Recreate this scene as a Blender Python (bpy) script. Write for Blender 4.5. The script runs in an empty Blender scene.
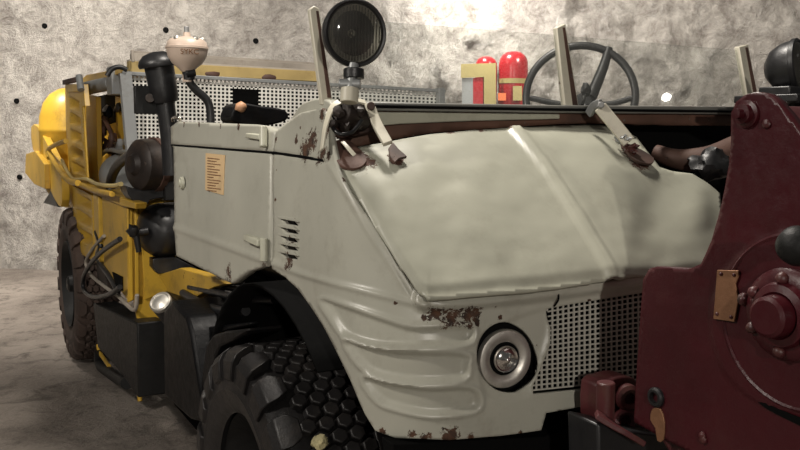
import bpy, bmesh, math, random
from mathutils import Vector, Matrix, noise
from mathutils.geometry import delaunay_2d_cdt
random.seed(7)
C = bpy.context.scene.collection
V = Vector
# ------------------------------------------------------------------ camera
F = 842.0
TH, PT, RL = math.radians(28.9), math.atan(94/F), math.radians(.55)
CAM = V((0, 0, 1.6))
f0 = V((math.sin(TH), math.cos(TH), 0)); R0 = V((math.cos(TH), -math.sin(TH), 0))
FW = (f0*math.cos(PT) - V((0, 0, 1))*math.sin(PT)); U0 = R0.cross(FW)
RT = R0*math.cos(RL) + U0*math.sin(RL); UP = U0*math.cos(RL) - R0*math.sin(RL)
cd = bpy.data.cameras.new('camera'); cam = bpy.data.objects.new('camera', cd); C.objects.link(cam)
cd.sensor_width = 36; cd.lens = F/800*36; cd.clip_start = .05
M = Matrix((RT, UP, -FW)).transposed().to_4x4(); M.translation = CAM; cam.matrix_world = M
bpy.context.scene.camera = cam

def ray(px, py): return FW + RT*((px-400)/F) + UP*((225-py)/F)
def P(px, py, X=None, Y=None, Z=None, D=None):
    r = ray(px, py)
    if X is not None: k = (X-CAM.x)/r.x
    elif Y is not None: k = (Y-CAM.y)/r.y
    elif Z is not None: k = (Z-CAM.z)/r.z
    else: k = D
    return CAM + r*k
def SX(c): return lambda x, y: P(x, y, X=c)
def SY(c): return lambda x, y: P(x, y, Y=c)
def implicit(fn, k0=.9, k1=6, n=90):
    def s(px, py):
        r = ray(px, py); a = k0; fa = fn(CAM+r*a)
        for i in range(1, n+1):
            b = k0*(k1/k0)**(i/n); fb = fn(CAM+r*b)
            if (fa > 0) != (fb > 0):
                for _ in range(22):
                    m = (a+b)/2; fm = fn(CAM+r*m)
                    if (fm > 0) == (fa > 0): a = m
                    else: b = m
                return CAM + r*((a+b)/2)
            a, fa = b, fb
        return CAM + r*k1*.35
    return s
def ss(e0, e1, x):
    t = max(0, min(1, (x-e0)/(e1-e0))); return t*t*(3-2*t)

# cab shell: rounded plan, tumblehome above the waist
RC = .2
def f_body(p):
    xs = .795 + .05*ss(1.25, 1.75, p.z) - .02*ss(.9, 1.15, p.z)
    yf = 1.45 + .06*((p.x-1.55)/.75)**2 + .05*ss(1.1, 1.35, p.z)
    qx, qy = xs+RC-p.x, yf+RC-p.y
    return math.hypot(max(qx, 0), max(qy, 0)) + min(max(qx, qy), 0) - RC
S_body = implicit(f_body)
def f_hood(p):
    y = p.y - 1.45 - .05*((p.x-1.55)/.75)**2
    z = 1.268 + .78*y + .05*math.sin(math.pi*max(0, min(1, y/.46)))
    d = abs(p.x-1.39)
    z += .006*(1-ss(0, .05, d))
    return p.z - z
S_hood = implicit(f_hood)

# ------------------------------------------------------------------ materials
def new_mat(name):
    m = bpy.data.materials.new(name); m.use_nodes = True
    nt = m.node_tree; b = nt.nodes['Principled BSDF']; return m, nt, b
def N(nt, t, **kw):
    n = nt.nodes.new(t)
    for k, v in kw.items(): setattr(n, k, v)
    return n
def math_n(nt, op, a, b=None, c=None, clamp=False):
    n = N(nt, 'ShaderNodeMath', operation=op, use_clamp=clamp)
    for i, v in enumerate((a, b, c)):
        if v is None: continue
        if isinstance(v, (int, float)): n.inputs[i].default_value = v
        else: nt.links.new(v, n.inputs[i])
    return n.outputs[0]
def noise_n(nt, vec, scale, detail=5, rough=.6, dist=0):
    n = N(nt, 'ShaderNodeTexNoise'); n.inputs['Scale'].default_value = scale
    n.inputs['Detail'].default_value = detail; n.inputs['Roughness'].default_value = rough
    n.inputs['Distortion'].default_value = dist; nt.links.new(vec, n.inputs['Vector']); return n.outputs[0]
def mixc(nt, fac, a, b):
    n = N(nt, 'ShaderNodeMix', data_type='RGBA')
    if isinstance(fac, (int, float)): n.inputs[0].default_value = fac
    else: nt.links.new(fac, n.inputs[0])
    for i, v in ((6, a), (7, b)):
        if isinstance(v, tuple): n.inputs[i].default_value = (*v, 1)
        else: nt.links.new(v, n.inputs[i])
    return n.outputs[2]
def mrange(nt, v, a, b, c=0, d=1):
    n = N(nt, 'ShaderNodeMapRange'); nt.links.new(v, n.inputs[0])
    for i, q in enumerate((a, b, c, d)): n.inputs[i+1].default_value = q
    return n.outputs[0]
def bump(nt, b, h, strength, dist):
    n = N(nt, 'ShaderNodeBump'); n.inputs['Strength'].default_value = strength; n.inputs['Distance'].default_value = dist
    nt.links.new(h, n.inputs['Height']); nt.links.new(n.outputs[0], b.inputs['Normal'])
def paint(name, col, rough=.4, metal=0, spots=(), vary=.12, chips=0., bmp=.15, dirt=(.09, .055, .03), dirtamt=.25, rust=((.018, .009, .006), (.095, .042, .02)), nscale=1., coat=0, spec=.5):
    m, nt, b = new_mat(name); b.inputs['Specular IOR Level'].default_value = spec
    co = N(nt, 'ShaderNodeTexCoord').outputs['Object']
    big = noise_n(nt, co, 3*nscale, 4); fine = noise_n(nt, co, 38*nscale, 6, .7)
    dark = tuple(c*(1-vary*1.6) for c in col); lite = tuple(min(1, c*(1+vary)) for c in col)
    c = mixc(nt, mrange(nt, big, .3, .7), dark, lite)
    dm = math_n(nt, 'MULTIPLY', mrange(nt, noise_n(nt, co, 9*nscale, 8, .75), .52, .8), dirtamt)
    c = mixc(nt, dm, c, dirt)
    fac = None
    if chips > 0:
        fac = mrange(nt, noise_n(nt, co, 26*nscale, 7, .72), .72-chips*.1, .735-chips*.1)
    if spots:
        cur = None
        for p, r in spots:
            vm = N(nt, 'ShaderNodeVectorMath', operation='DISTANCE'); nt.links.new(co, vm.inputs[0]); vm.inputs[1].default_value = p
            d = math_n(nt, 'DIVIDE', vm.outputs['Value'], r)
            cur = d if cur is None else math_n(nt, 'MINIMUM', cur, d)
        nz = math_n(nt, 'MULTIPLY', math_n(nt, 'SUBTRACT', noise_n(nt, co, 70, 10, .8), .5), 5.2)
        s = mrange(nt, math_n(nt, 'ADD', cur, nz), .92, .84)
        s = math_n(nt, 'MULTIPLY', s, mrange(nt, cur, 1.7, 1.3))
        fac = s if fac is None else math_n(nt, 'MAXIMUM', fac, s)
    if fac is not None:
        rc = mixc(nt, mrange(nt, fine, .38, .66), rust[0], rust[1])
        c = mixc(nt, fac, c, rc)
        nt.links.new(mrange(nt, fac, 0, 1, rough, .8), b.inputs['Roughness'])
    else:
        nt.links.new(mrange(nt, fine, .3, .7, max(.05, rough-.06), rough+.1), b.inputs['Roughness'])
    nt.links.new(c, b.inputs['Base Color']); b.inputs['Metallic'].default_value = metal
    if coat: b.inputs['Coat Weight'].default_value = coat
    h = fine if fac is None else math_n(nt, 'SUBTRACT', math_n(nt, 'MULTIPLY', fine, .4), fac)
    bump(nt, b, h, bmp, .004)
    return m

SAGE = (.40, .395, .335)
bs = lambda x, y, r: (tuple(S_body(x, y)), r)
hs = lambda x, y, r: (tuple(S_hood(x, y)), r)
body_spots = [bs(312, 140, .028), bs(305, 150, .03), bs(322, 152, .022), bs(289, 262, .022), bs(286, 246, .01), bs(292, 240, .012),
              bs(435, 312, .02), bs(450, 318, .024), bs(470, 315, .022), bs(490, 303, .012), bs(420, 300, .015), bs(500, 318, .006), bs(428,306,.012), bs(460,308,.010), bs(482,306,.008), bs(476,322,.010), bs(424,318,.006), bs(395,303,.005), bs(296,140,.012), bs(318,160,.014), bs(328,155,.014), bs(300,128,.005), bs(275,200,.006), bs(277,170,.005), bs(520,432,.006), bs(425,437,.012), bs(470,437,.010), bs(412, 434, .01), bs(450, 437, .022),
              bs(382, 431, .008), bs(590, 302, .008), bs(345, 178, .008), bs(322, 115, .017), bs(326, 130, .018), bs(276, 140, .008)]
door_sp = [(tuple(P(235, 274, X=.795)), .035), (tuple(P(268, 133, X=.82)), .014), (tuple(P(200, 124, X=.82)), .012), (tuple(P(185, 124, X=.82)), .012), (tuple(P(240, 127, X=.82)), .014), (tuple(P(270, 262, X=.79)), .02), (tuple(P(222, 126, X=.82)), .010)]
hood_sp = [hs(360, 160, .035), hs(352, 150, .022), hs(372, 162, .015), hs(398, 160, .022), hs(640, 160, .035), hs(633, 152, .025), hs(620, 140, .014), hs(386, 238, .006), hs(420, 290, .009), hs(450, 132, .012), hs(480, 130, .014), hs(510, 128, .012)]
DKR = ((.05, .02, .014), (.13, .055, .035))
m_body = paint('sage_paint_body', SAGE, .36, spots=body_spots, chips=.2, vary=.07, dirtamt=.35)
m_door = paint('sage_paint_door', SAGE, .40, spots=door_sp, chips=.15, vary=.07, dirtamt=.2)
m_hood = paint('sage_paint_hood', (.40, .40, .325), .40, spots=hood_sp, vary=.10, dirtamt=.2, rust=DKR)
m_sage = paint('sage_paint', (.46, .46, .37), .4, vary=.08, chips=.35, dirtamt=.4, rust=DKR)
m_yel = paint('yellow_paint', (.56, .34, .035), .38, vary=.10, chips=.25, dirtamt=.75, dirt=(.16, .10, .035), nscale=.6)
m_yel2 = paint('yellow_paint_worn', (.48, .29, .03), .45, vary=.15, chips=.6, dirtamt=.9, dirt=(.12, .075, .03), nscale=.8)
m_red = paint('maroon_paint', (.052, .0055, .009), .36, spec=.4, vary=.22, chips=.0, dirtamt=.25, dirt=(.05, .03, .025), bmp=.35, coat=.0)
m_red2 = paint('maroon_paint_worn', (.07, .014, .016), .45, vary=.3, chips=.7, dirtamt=.7, bmp=.6)
m_blk = paint('black_paint', (.012, .012, .013), .38, vary=.2, dirtamt=.25, dirt=(.05, .045, .04), bmp=.3)
m_blk2 = paint('black_dull', (.008, .008, .008), .5, spec=.3, vary=.2, dirtamt=.2, dirt=(.03, .027, .024), bmp=.5)
m_rub = paint('tyre_rubber', (.013, .012, .012), .42, spec=.3, vary=.25, dirtamt=.45, dirt=(.06, .05, .042), bmp=.5)
m_rubm = paint('tyre_rubber_dusty', (.055, .036, .028), .8, vary=.3, dirtamt=.5, dirt=(.11, .075, .055), bmp=.8)
m_mud = paint('dried_mud', (.13, .095, .065), .9, vary=.3, bmp=1)
m_rst = paint('rusty_steel', (.10, .05, .036), .7, vary=.5, chips=.8, dirtamt=.5, bmp=.8, rust=((.16, .13, .11), (.05, .02, .015)))
m_rstd = paint('dark_rusty_steel', (.035, .026, .022), .5, metal=.3, vary=.4, chips=.7, dirtamt=.6, bmp=.9, rust=((.17, .14, .12), (.07, .04, .03)))
m_gry = paint('galvanised_steel', (.30, .31, .31), .45, metal=.4, vary=.12, dirtamt=.5, chips=.1)
m_perf = paint('perforated_light_steel', (.66, .65, .60), .5, vary=.08, dirtamt=.4)
m_gril = paint('grille_paint', (.42, .41, .36), .5, vary=.08, dirtamt=.4)
m_beige = paint('cream_paint', (.55, .44, .36), .35, vary=.06, dirtamt=.3)
m_cream = paint('cream_bracket_paint', (.55, .52, .42), .45, vary=.08, chips=.4, dirtamt=.4, rust=DKR)
m_brd = paint('weathered_board', (.36, .32, .27), .7, vary=.15, dirtamt=.5)
m_chr = paint('dull_chrome', (.62, .60, .56), .22, metal=1, vary=.06, dirtamt=.3, bmp=.05)
m_alu = paint('worn_aluminium', (.60, .58, .53), .42, metal=.8, vary=.12, dirtamt=.5)
m_paper = paint('yellowed_paper', (.62, .44, .24), .8, vary=.08, dirtamt=.3, bmp=.05)
m_ink = paint('brown_ink', (.22, .11, .05), .8, vary=.05, dirtamt=0)
m_rede = paint('extinguisher_red', (.36, .012, .018), .25, vary=.05, dirtamt=.1)
m_orng = paint('orange_label', (.75, .17, .05), .6, vary=.05, dirtamt=.1)
m_ylab = paint('yellow_label', (.38, .31, .12), .5, vary=.06, dirtamt=.3)
m_brs = paint('tarnished_brass_plate', (.30, .15, .08), .5, metal=.5, vary=.2, dirtamt=.6, bmp=.5)
m_tan = paint('tan_knob', (.45, .24, .13), .5)
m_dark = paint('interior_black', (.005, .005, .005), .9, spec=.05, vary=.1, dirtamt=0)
m_tarp = paint('black_vinyl', (.005, .005, .0055), .4, spec=.10, vary=.3, dirtamt=.08, bmp=.6, nscale=.5)
m_wsf = paint('weathered_frame_paint', (.22, .22, .20), .4, vary=.2, dirtamt=.5)
m_lch = paint('lens_chrome', (.75, .73, .70), .10, metal=1, vary=.02, dirtamt=0, bmp=0)
m_stone = paint('pale_stone', (.45, .40, .22), .7, vary=.3, bmp=.8, nscale=3)

def glassy(name, tint, haze, hazecol, fres=1.45, rough=.02, dust=(.5, .5)):
    m, nt, b = new_mat(name); nt.nodes.remove(b)
    out = nt.nodes['Material Output']; co = N(nt, 'ShaderNodeTexCoord').outputs['Object']
    tr = N(nt, 'ShaderNodeBsdfTransparent'); tr.inputs[0].default_value = (*tint, 1)
    df = N(nt, 'ShaderNodeBsdfDiffuse'); df.inputs[0].default_value = (*hazecol, 1)
    gl = N(nt, 'ShaderNodeBsdfGlossy'); gl.inputs['Roughness'].default_value = rough
    fr = N(nt, 'ShaderNodeLayerWeight'); fr.inputs['Blend'].default_value = .5; fz = mrange(nt, math_n(nt, 'POWER', fr.outputs['Facing'], 5.0), 0, 1, .045, 1)
    m1 = N(nt, 'ShaderNodeMixShader'); nt.links.new(mrange(nt, noise_n(nt, co, 3.5, 7, .7), .35, .75, haze*.4, haze*1.6), m1.inputs[0])
    nt.links.new(tr.outputs[0], m1.inputs[1]); nt.links.new(df.outputs[0], m1.inputs[2])
    m2 = N(nt, 'ShaderNodeMixShader'); nt.links.new(fz, m2.inputs[0])
    nt.links.new(m1.outputs[0], m2.inputs[1]); nt.links.new(gl.outputs[0], m2.inputs[2])
    nt.links.new(m2.outputs[0], out.inputs[0]); return m
m_glass = glassy('dusty_windscreen_glass', (.96, .97, .96), .08, (.75, .76, .72))
m_lens = glassy('lamp_lens_glass', (.55, .55, .52), .10, (.35, .34, .31), 1.5, .08)

def rock():
    m, nt, b = new_mat('sprayed_rock'); co = N(nt, 'ShaderNodeTexCoord').outputs['Object']
    a = noise_n(nt, co, 1.1, 8, .66, .6); s = noise_n(nt, co, 4.2, 12, .78, .35); g = noise_n(nt, co, 11, 10, .8, .5)
    c = mixc(nt, mrange(nt, s, .38, .60), (.27, .24, .215), (.68, .64, .585))
    c = mixc(nt, mrange(nt, a, .42, .7, 0, .5), c, (.46, .43, .39))
    c = mixc(nt, mrange(nt, g, .54, .68, 0, .55), c, (.12, .095, .078))
    nt.links.new(c, b.inputs['Base Color'])
    sx = N(nt, 'ShaderNodeSeparateXYZ'); nt.links.new(co, sx.inputs[0])
    wet = mrange(nt, sx.outputs[0], 2.6, 4.4, 0, 1)
    nt.links.new(math_n(nt, 'SUBTRACT', .82, math_n(nt, 'MULTIPLY', wet, .56)), b.inputs['Roughness'])
    h = math_n(nt, 'ADD', math_n(nt, 'MULTIPLY', s, 1.0), math_n(nt, 'MULTIPLY', g, .35))
    bump(nt, b, h, 1.0, .15); return m
def concrete():
    m, nt, b = new_mat('rough_concrete'); co = N(nt, 'ShaderNodeTexCoord').outputs['Object']
    a = noise_n(nt, co, .9, 8, .62, .4); s = noise_n(nt, co, 5, 9, .72, .5); g = noise_n(nt, co, 45, 6, .7)
    c = mixc(nt, mrange(nt, a, .36, .66), (.15, .125, .105), (.38, .33, .285))
    c = mixc(nt, mrange(nt, s, .50, .64, 0, .75), c, (.075, .06, .05))
    c = mixc(nt, mrange(nt, g, .45, .72, 0, .4), c, (.38, .34, .30))
    nt.links.new(c, b.inputs['Base Color']); b.inputs['Roughness'].default_value = .78
    bump(nt, b, math_n(nt, 'ADD', s, math_n(nt, 'MULTIPLY', g, .3)), .8, .05); return m
m_rock, m_conc = rock(), concrete()

# ------------------------------------------------------------------ objects
def mk(name, bm, mat, parent=None, smooth=True, angle=38):
    me = bpy.data.meshes.new(name); bm.to_mesh(me); bm.free()
    if smooth:
        me.polygons.foreach_set('use_smooth', [True]*len(me.polygons)); me.set_sharp_from_angle(angle=math.radians(angle))
    me.materials.append(mat); o = bpy.data.objects.new(name, me); C.objects.link(o)
    if parent is not None:
        o.parent = parent; o.matrix_parent_inverse = PI.get(parent.name, Matrix.Identity(4))
    return o
PI = {}
def thing(name, label, cat, loc, group=None):
    o = bpy.data.objects.new(name, None); C.objects.link(o); o.location = loc; o.empty_display_size = .2
    PI[o.name] = Matrix.Translation(loc).inverted()
    o['label'] = label; o['category'] = cat
    if group: o['group'] = group
    return o
def mod_bevel(o, w=.004, seg=2):
    m = o.modifiers.new('bevel', 'BEVEL'); m.width = w; m.segments = seg; m.limit_method = 'ANGLE'; return o
def mod_solid(o, t, off=-1):
    m = o.modifiers.new('solid', 'SOLIDIFY'); m.thickness = t; m.offset = off; return o

def b_prism(bm, pts, vec):
    a = [bm.verts.new(p) for p in pts]; b = [bm.verts.new(V(p)+vec) for p in pts]; n = len(a)
    bm.faces.new(a); bm.faces.new(b[::-1])
    for i in range(n): bm.faces.new((a[i], b[i], b[(i+1) % n], a[(i+1) % n]))
def b_box(bm, c, s, ax=None):
    ax = ax or (V((1, 0, 0)), V((0, 1, 0)), V((0, 0, 1))); c = V(c)
    vs = [bm.verts.new(c + ax[0]*(i*s[0]/2) + ax[1]*(j*s[1]/2) + ax[2]*(k*s[2]/2)) for i in (-1, 1) for j in (-1, 1) for k in (-1, 1)]
    for f in ((0, 1, 3, 2), (4, 6, 7, 5), (0, 4, 5, 1), (2, 3, 7, 6), (0, 2, 6, 4), (1, 5, 7, 3)): bm.faces.new([vs[i] for i in f])
def basis(d):
    d = V(d).normalized(); a = V((0, 0, 1)) if abs(d.z) < .9 else V((1, 0, 0))
    u = a.cross(d).normalized(); return u, d.cross(u), d
def b_lathe(bm, c, axis, prof, n=28):
    u, v, w = basis(axis); c = V(c); rings = []
    for r, h in prof:
        if r < 1e-6: rings.append([bm.verts.new(c+w*h)])
        else: rings.append([bm.verts.new(c + w*h + (u*math.cos(2*math.pi*i/n)+v*math.sin(2*math.pi*i/n))*r) for i in range(n)])
    for A, B in zip(rings, rings[1:]):
        for i in range(n):
            j = (i+1) % n
            if len(A) == 1 and len(B) == 1: continue
            if len(A) == 1: bm.faces.new((A[0], B[i], B[j]))
            elif len(B) == 1: bm.faces.new((A[j], A[i], B[0]))
            else: bm.faces.new((A[i], B[i], B[j], A[j]))
def smooth_path(pts, k=6):
    pts = [V(p) for p in pts]
    if len(pts) < 3: return pts
    out = []
    for i in range(len(pts)-1):
        p0 = pts[max(i-1, 0)]; p1 = pts[i]; p2 = pts[i+1]; p3 = pts[min(i+2, len(pts)-1)]
        for j in range(k):
            t = j/k; out.append(.5*((2*p1) + (p2-p0)*t + (2*p0-5*p1+4*p2-p3)*t*t + (3*p1-p0-3*p2+p3)*t**3))
    return out+[pts[-1]]
def b_tube(bm, pts, r, n=12, sm=True):
    pts = smooth_path(pts) if sm else [V(p) for p in pts]
    rings = []; u = None
    for i, p in enumerate(pts):
        d = (pts[min(i+1, len(pts)-1)]-pts[max(i-1, 0)]).normalized()
        if u is None: u = basis(d)[0]
        u = (u - d*u.dot(d)).normalized(); v = d.cross(u)
        rr = r(i/(len(pts)-1)) if callable(r) else r
        rings.append([bm.verts.new(p + (u*math.cos(2*math.pi*k/n)+v*math.sin(2*math.pi*k/n))*rr) for k in range(n)])
    for A, B in zip(rings, rings[1:]):
        for k in range(n): bm.faces.new((A[k], A[(k+1) % n], B[(k+1) % n], B[k]))
    bm.faces.new(rings[0][::-1]); bm.faces.new(rings[-1])
def fixn(bm): bmesh.ops.recalc_face_normals(bm, faces=bm.faces); return bm

def prism(name, pts, surf, vec, mat, parent, bev=.004, smooth=True):
    bm = bmesh.new(); b_prism(bm, [surf(*p) for p in pts], V(vec)); fixn(bm)
    o = mk(name, bm, mat, parent, smooth)
    if bev: mod_bevel(o, bev)
    return o
def tube(name, pts, r, mat, parent, n=12, sm=True):
    bm = bmesh.new(); b_tube(bm, pts, r, n, sm); return mk(name, fixn(bm), mat, parent, angle=50)
def lathe(name, c, axis, prof, mat, parent, n=28, angle=38):
    bm = bmesh.new(); b_lathe(bm, c, axis, prof, n); return mk(name, fixn(bm), mat, parent, angle=angle)
def box(name, c, s, mat, parent, ax=None, bev=.004):
    bm = bmesh.new(); b_box(bm, c, s, ax); o = mk(name, fixn(bm), mat, parent)
    if bev: mod_bevel(o, bev)
    return o

def inpoly(x, y, poly):
    r = False; n = len(poly); j = n-1
    for i in range(n):
        xi, yi = poly[i]; xj, yj = poly[j]
        if (yi > y) != (yj > y) and x < (xj-xi)*(y-yi)/(yj-yi)+xi: r = not r
        j = i
    return r
def dseg(x, y, a, b):
    dx, dy = b[0]-a[0], b[1]-a[1]; L = dx*dx+dy*dy
    t = 0 if L == 0 else max(0, min(1, ((x-a[0])*dx+(y-a[1])*dy)/L))
    return math.hypot(x-a[0]-t*dx, y-a[1]-t*dy)
def dline(x, y, pl): return min(dseg(x, y, pl[i], pl[i+1]) for i in range(len(pl)-1))
def sdf(x, y, poly):
    d = min(dseg(x, y, poly[i], poly[(i+1) % len(poly)]) for i in range(len(poly)))
    return -d if inpoly(x, y, poly) else d
def spl(pts, k=4, closed=True):
    n = len(pts); out = []
    rng = range(n) if closed else range(n-1)
    for i in rng:
        g = (lambda q: pts[q % n]) if closed else (lambda q: pts[max(0, min(n-1, q))])
        p0, p1, p2, p3 = g(i-1), g(i), g(i+1), g(i+2)
        for j in range(k):
            t = j/k
            out.append(tuple(.5*((2*p1[c])+(p2[c]-p0[c])*t+(2*p0[c]-5*p1[c]+4*p2[c]-p3[c])*t*t+(3*p1[c]-p0[c]-3*p2[c]+p3[c])*t**3) for c in (0, 1)))
    if not closed: out.append(pts[-1])
    return out
def dens(poly, st, closed=True):
    out = []; n = len(poly)
    for i in range(n if closed else n-1):
        a, b = poly[i], poly[(i+1) % n]; k = max(1, int(math.dist(a, b)/st))
        out += [(a[0]+(b[0]-a[0])*j/k, a[1]+(b[1]-a[1])*j/k) for j in range(k)]
    return out
def panel(name, outline, surf, mat, parent, holes=(), step=4, thick=.01, disp=None, angle=45):
    loops = [dens(outline, step)] + [dens(h, min(step, 3)) for h in holes]
    vs, es = [], []
    for lp in loops:
        s = len(vs); vs += [V(p) for p in lp]; es += [(s+i, s+(i+1) % len(lp)) for i in range(len(lp))]
    xs = [p[0] for p in outline]; ys = [p[1] for p in outline]
    y = min(ys); row = 0
    while y < max(ys):
        x = min(xs) + (step/2 if row % 2 else 0)
        while x < max(xs):
            if inpoly(x, y, loops[0]) and not any(inpoly(x, y, h) for h in loops[1:]):
                if all(min((x-q[0])**2+(y-q[1])**2 for q in lp) > (step*.55)**2 for lp in loops): vs.append(V((x, y)))
            x += step
        y += step*.87; row += 1
    vo, _, fo, *_r = delaunay_2d_cdt(vs, es, [], 0, 1e-5)
    bm = bmesh.new(); bv = [bm.verts.new(surf(p.x, p.y)) for p in vo]
    for f in fo:
        if len(f) == 3:
            a_, b_, c_ = (vo[i] for i in f); L_ = max((a_-b_).length, (b_-c_).length, (c_-a_).length)
            if abs((b_-a_).cross(c_-a_))/max(L_, 1e-9) < .12: continue
        cx = sum(vo[i].x for i in f)/len(f); cy = sum(vo[i].y for i in f)/len(f)
        if inpoly(cx, cy, loops[0]) and not any(inpoly(cx, cy, h) for h in loops[1:]):
            fc = bm.faces.new([bv[i] for i in f]); fc.normal_update()
            if fc.normal.dot(fc.calc_center_median()-CAM) > 0: fc.normal_flip()
    for v in [v for v in bm.verts if not v.link_faces]: bm.verts.remove(v); 
    bm.normal_update()
    if disp:
        keep = {}
        for v, p in zip(bv, vo):
            if v.is_valid: keep[v] = disp(p.x, p.y)
        mv = [(v, v.normal.copy()*d) for v, d in keep.items()]
        for v, d in mv: v.co += d
    o = mk(name, bm, mat, parent, angle=angle)
    return mod_solid(o, thick)

# ------------------------------------------------------------------ setting
def structure(o): o['kind'] = 'structure'; return o
bm = bmesh.new(); b_box(bm, (3, 4, -.05), (24, 22, .1)); structure(mk('floor', bm, m_conc, smooth=False))
WA = CAM + (ray(-230, 225)-V((0, 0, ray(0, 225).z)))*10.0; WB = CAM + ray(1050, 225)*7.9
WA.z = WB.z = 0
wdir = (WB-WA).normalized(); wl = (WB-WA).length; wn = V((wdir.y, -wdir.x, 0)); 
if wn.dot(-WA) < 0: wn = -wn
def wall_off(s, z):
    k = ss(.42, .62, s/wl)
    p = V((s, z, 0))
    a = noise.fractal(p*.55, 1.0, 2.0, 4)*.05 + noise.fractal(p*2.2+V((5, 1, 3)), .9, 2.1, 6)*(.03+.05*k)
    r = abs(noise.fractal(V((s*1.6, z*1.1, 4)), .9, 2.0, 6))
    q = noise.fractal(V((s*4+z*2, z*3-s, 9)), .8, 2.0, 5)
    return a + k*(.20*r-.05+.10*abs(q))
bm = bmesh.new(); nx, nz = 330, 96; G = []
for j in range(nz+1):
    row = []
    for i in range(nx+1):
        s, z = wl*i/nx, -.1+4.6*j/nz
        row.append(bm.verts.new(WA + wdir*s + V((0, 0, z)) + wn*wall_off(s, z)))
    G.append(row)
for j in range(nz):
    for i in range(nx): bm.faces.new((G[j][i], G[j][i+1], G[j+1][i+1], G[j+1][i]))
bm.normal_update()
wall = structure(mk('wall_back', bm, m_rock, angle=80)); 
mod_solid(wall, .3, 1 if wall.data.polygons[0].normal.dot(wn) < 0 else -1)
def wall_pt(px, py, out=0):
    r = ray(px, py); k = (WA-CAM).dot(wn)/r.dot(wn); p = CAM+r*k
    s = (p-WA).dot(wdir); o = wall_off(s, p.z); k = (WA+wn*(o+out)-CAM).dot(wn)/r.dot(wn); return CAM+r*k
for i, (x, y) in enumerate([(45, 26), (166, 30), (256, 41), (17, 101), (20, 177)]):
    lathe('drill_hole', wall_pt(x, y, .0), wn, [(0, .02), (.028, .018), (.034, -.03)], m_dark, wall, 14)  # flat black disc, the shade inside each hole is put into its colour


# ------------------------------------------------------------------ truck: cab
T = thing('utility_truck', 'old off-road utility truck with battered sage green cab and yellow rear body', 'truck', (1.5, 3.6, 0))
fr = lambda c: (lambda f: (lambda p: f(p)))(c)
RIBS = [spl([(322,300),(344,306),(388,321),(416,328),(466,326),(474,334),(466,344),(428,346),(380,346),(348,338),(332,318)], 3),
        spl([(346,340),(368,346),(400,352),(462,354),(468,364),(463,379),(420,382),(380,376),(360,364)], 3),
        spl([(364,378),(392,384),(432,389),(470,388),(480,399),(473,411),(432,415),(396,408),(378,400)], 3)]
HPAN = spl([(480,340),(500,324),(540,309),(550,316),(551,332),(540,368),(532,393),(505,400),(486,395),(478,370)], 3)
BELT = [(272,263),(300,273),(340,285),(380,295),(425,306)]
def body_disp(x, y):
    d = 0
    for r in RIBS:
        if abs(y-365) < 80 and 310 < x < 490:
            q = sdf(x, y, r); d += -.009*(1-ss(-5, 0, q)) + .0055*math.exp(-((q-2)/2.6)**2)
    if 465 < x < 560 and 300 < y < 410:
        q = sdf(x, y, HPAN); d += -.007*(1-ss(-5, 2, q))
    if x < 440 and y > 255:
        q = dline(x, y, BELT); d += .006*math.exp(-(q/3)**2)
    if y < 300 and x < 430:
        q = dline(x, y, [(330,165),(345,190),(367,229),(390,265),(410,298)]); d += .004*math.exp(-(q/2.5)**2)
    if y > 150:
        q = dline(x, y, [(440,309),(480,306),(520,298),(560,291)]); d += .004*math.exp(-(q/4)**2)
    if y > 262:
        q = dline(x, y, [(425,299),(470,296),(520,292),(560,287),(600,281),(700,270)]); d += .020*(1-ss(7, 15, q))
    if y < 175 and x < 345:
        q = dline(x, y, [(273,153),(300,157),(324,162)]); d += -.006*math.exp(-(q/1.8)**2)
    d += noise.noise(V((x*.02, y*.02, 1)))*.003
    return d
body_out = [(273.5,153),(276,131),(287,122),(300,113),(322,108),(328,118),(331,140),(338,168),(352,194),(373,226),(395,260),(417,292),(428,299),(470,296),(520,292),(560,287.5),(600,282),(640,276),(700,270),
            (700,392),(592,405),(546,413),(541,430),(500,436),(450,440),(395,438),(375,431),(365,414),(350,380),(335,350),(322,325),(310,306),(298,289),(285,277),(272,269),(272.5,200)]
head_hole = [(508+31*math.cos(a)+3*math.sin(a), 358+36*math.sin(a)) for a in [i*math.pi/18 for i in range(36)]]
louv = [[(280.5,y-.5),(293,y+1.5),(298.5,y+7.5),(284,y+5.2)] for y in (218.5, 227, 235.5, 244, 252.5)]
grill_hole = spl([(546,309),(572,304),(600,299.5)], 1, False)+[(700,284),(700,378),(592,389),(533,394.5),(534,386),(541,368),(550,345),(551,328)]
body = panel('cab_body', body_out, S_body, m_body, T, holes=[head_hole, grill_hole]+louv, step=2.2, thick=.012, disp=body_disp, angle=60)
for i, l in enumerate(louv):
    prism('vent_louvre', [(l[0][0]-1, l[0][1]-2.2), (l[1][0]+2, l[1][1]-2.2), (l[2][0]+1, l[2][1]-6.5+2.2), (l[0][0], l[0][1]+.2)], lambda x, y: S_body(x, y)+V((-.006, -.001, 0)), (.012, 0, -.002), m_body, body, .001)
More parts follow.
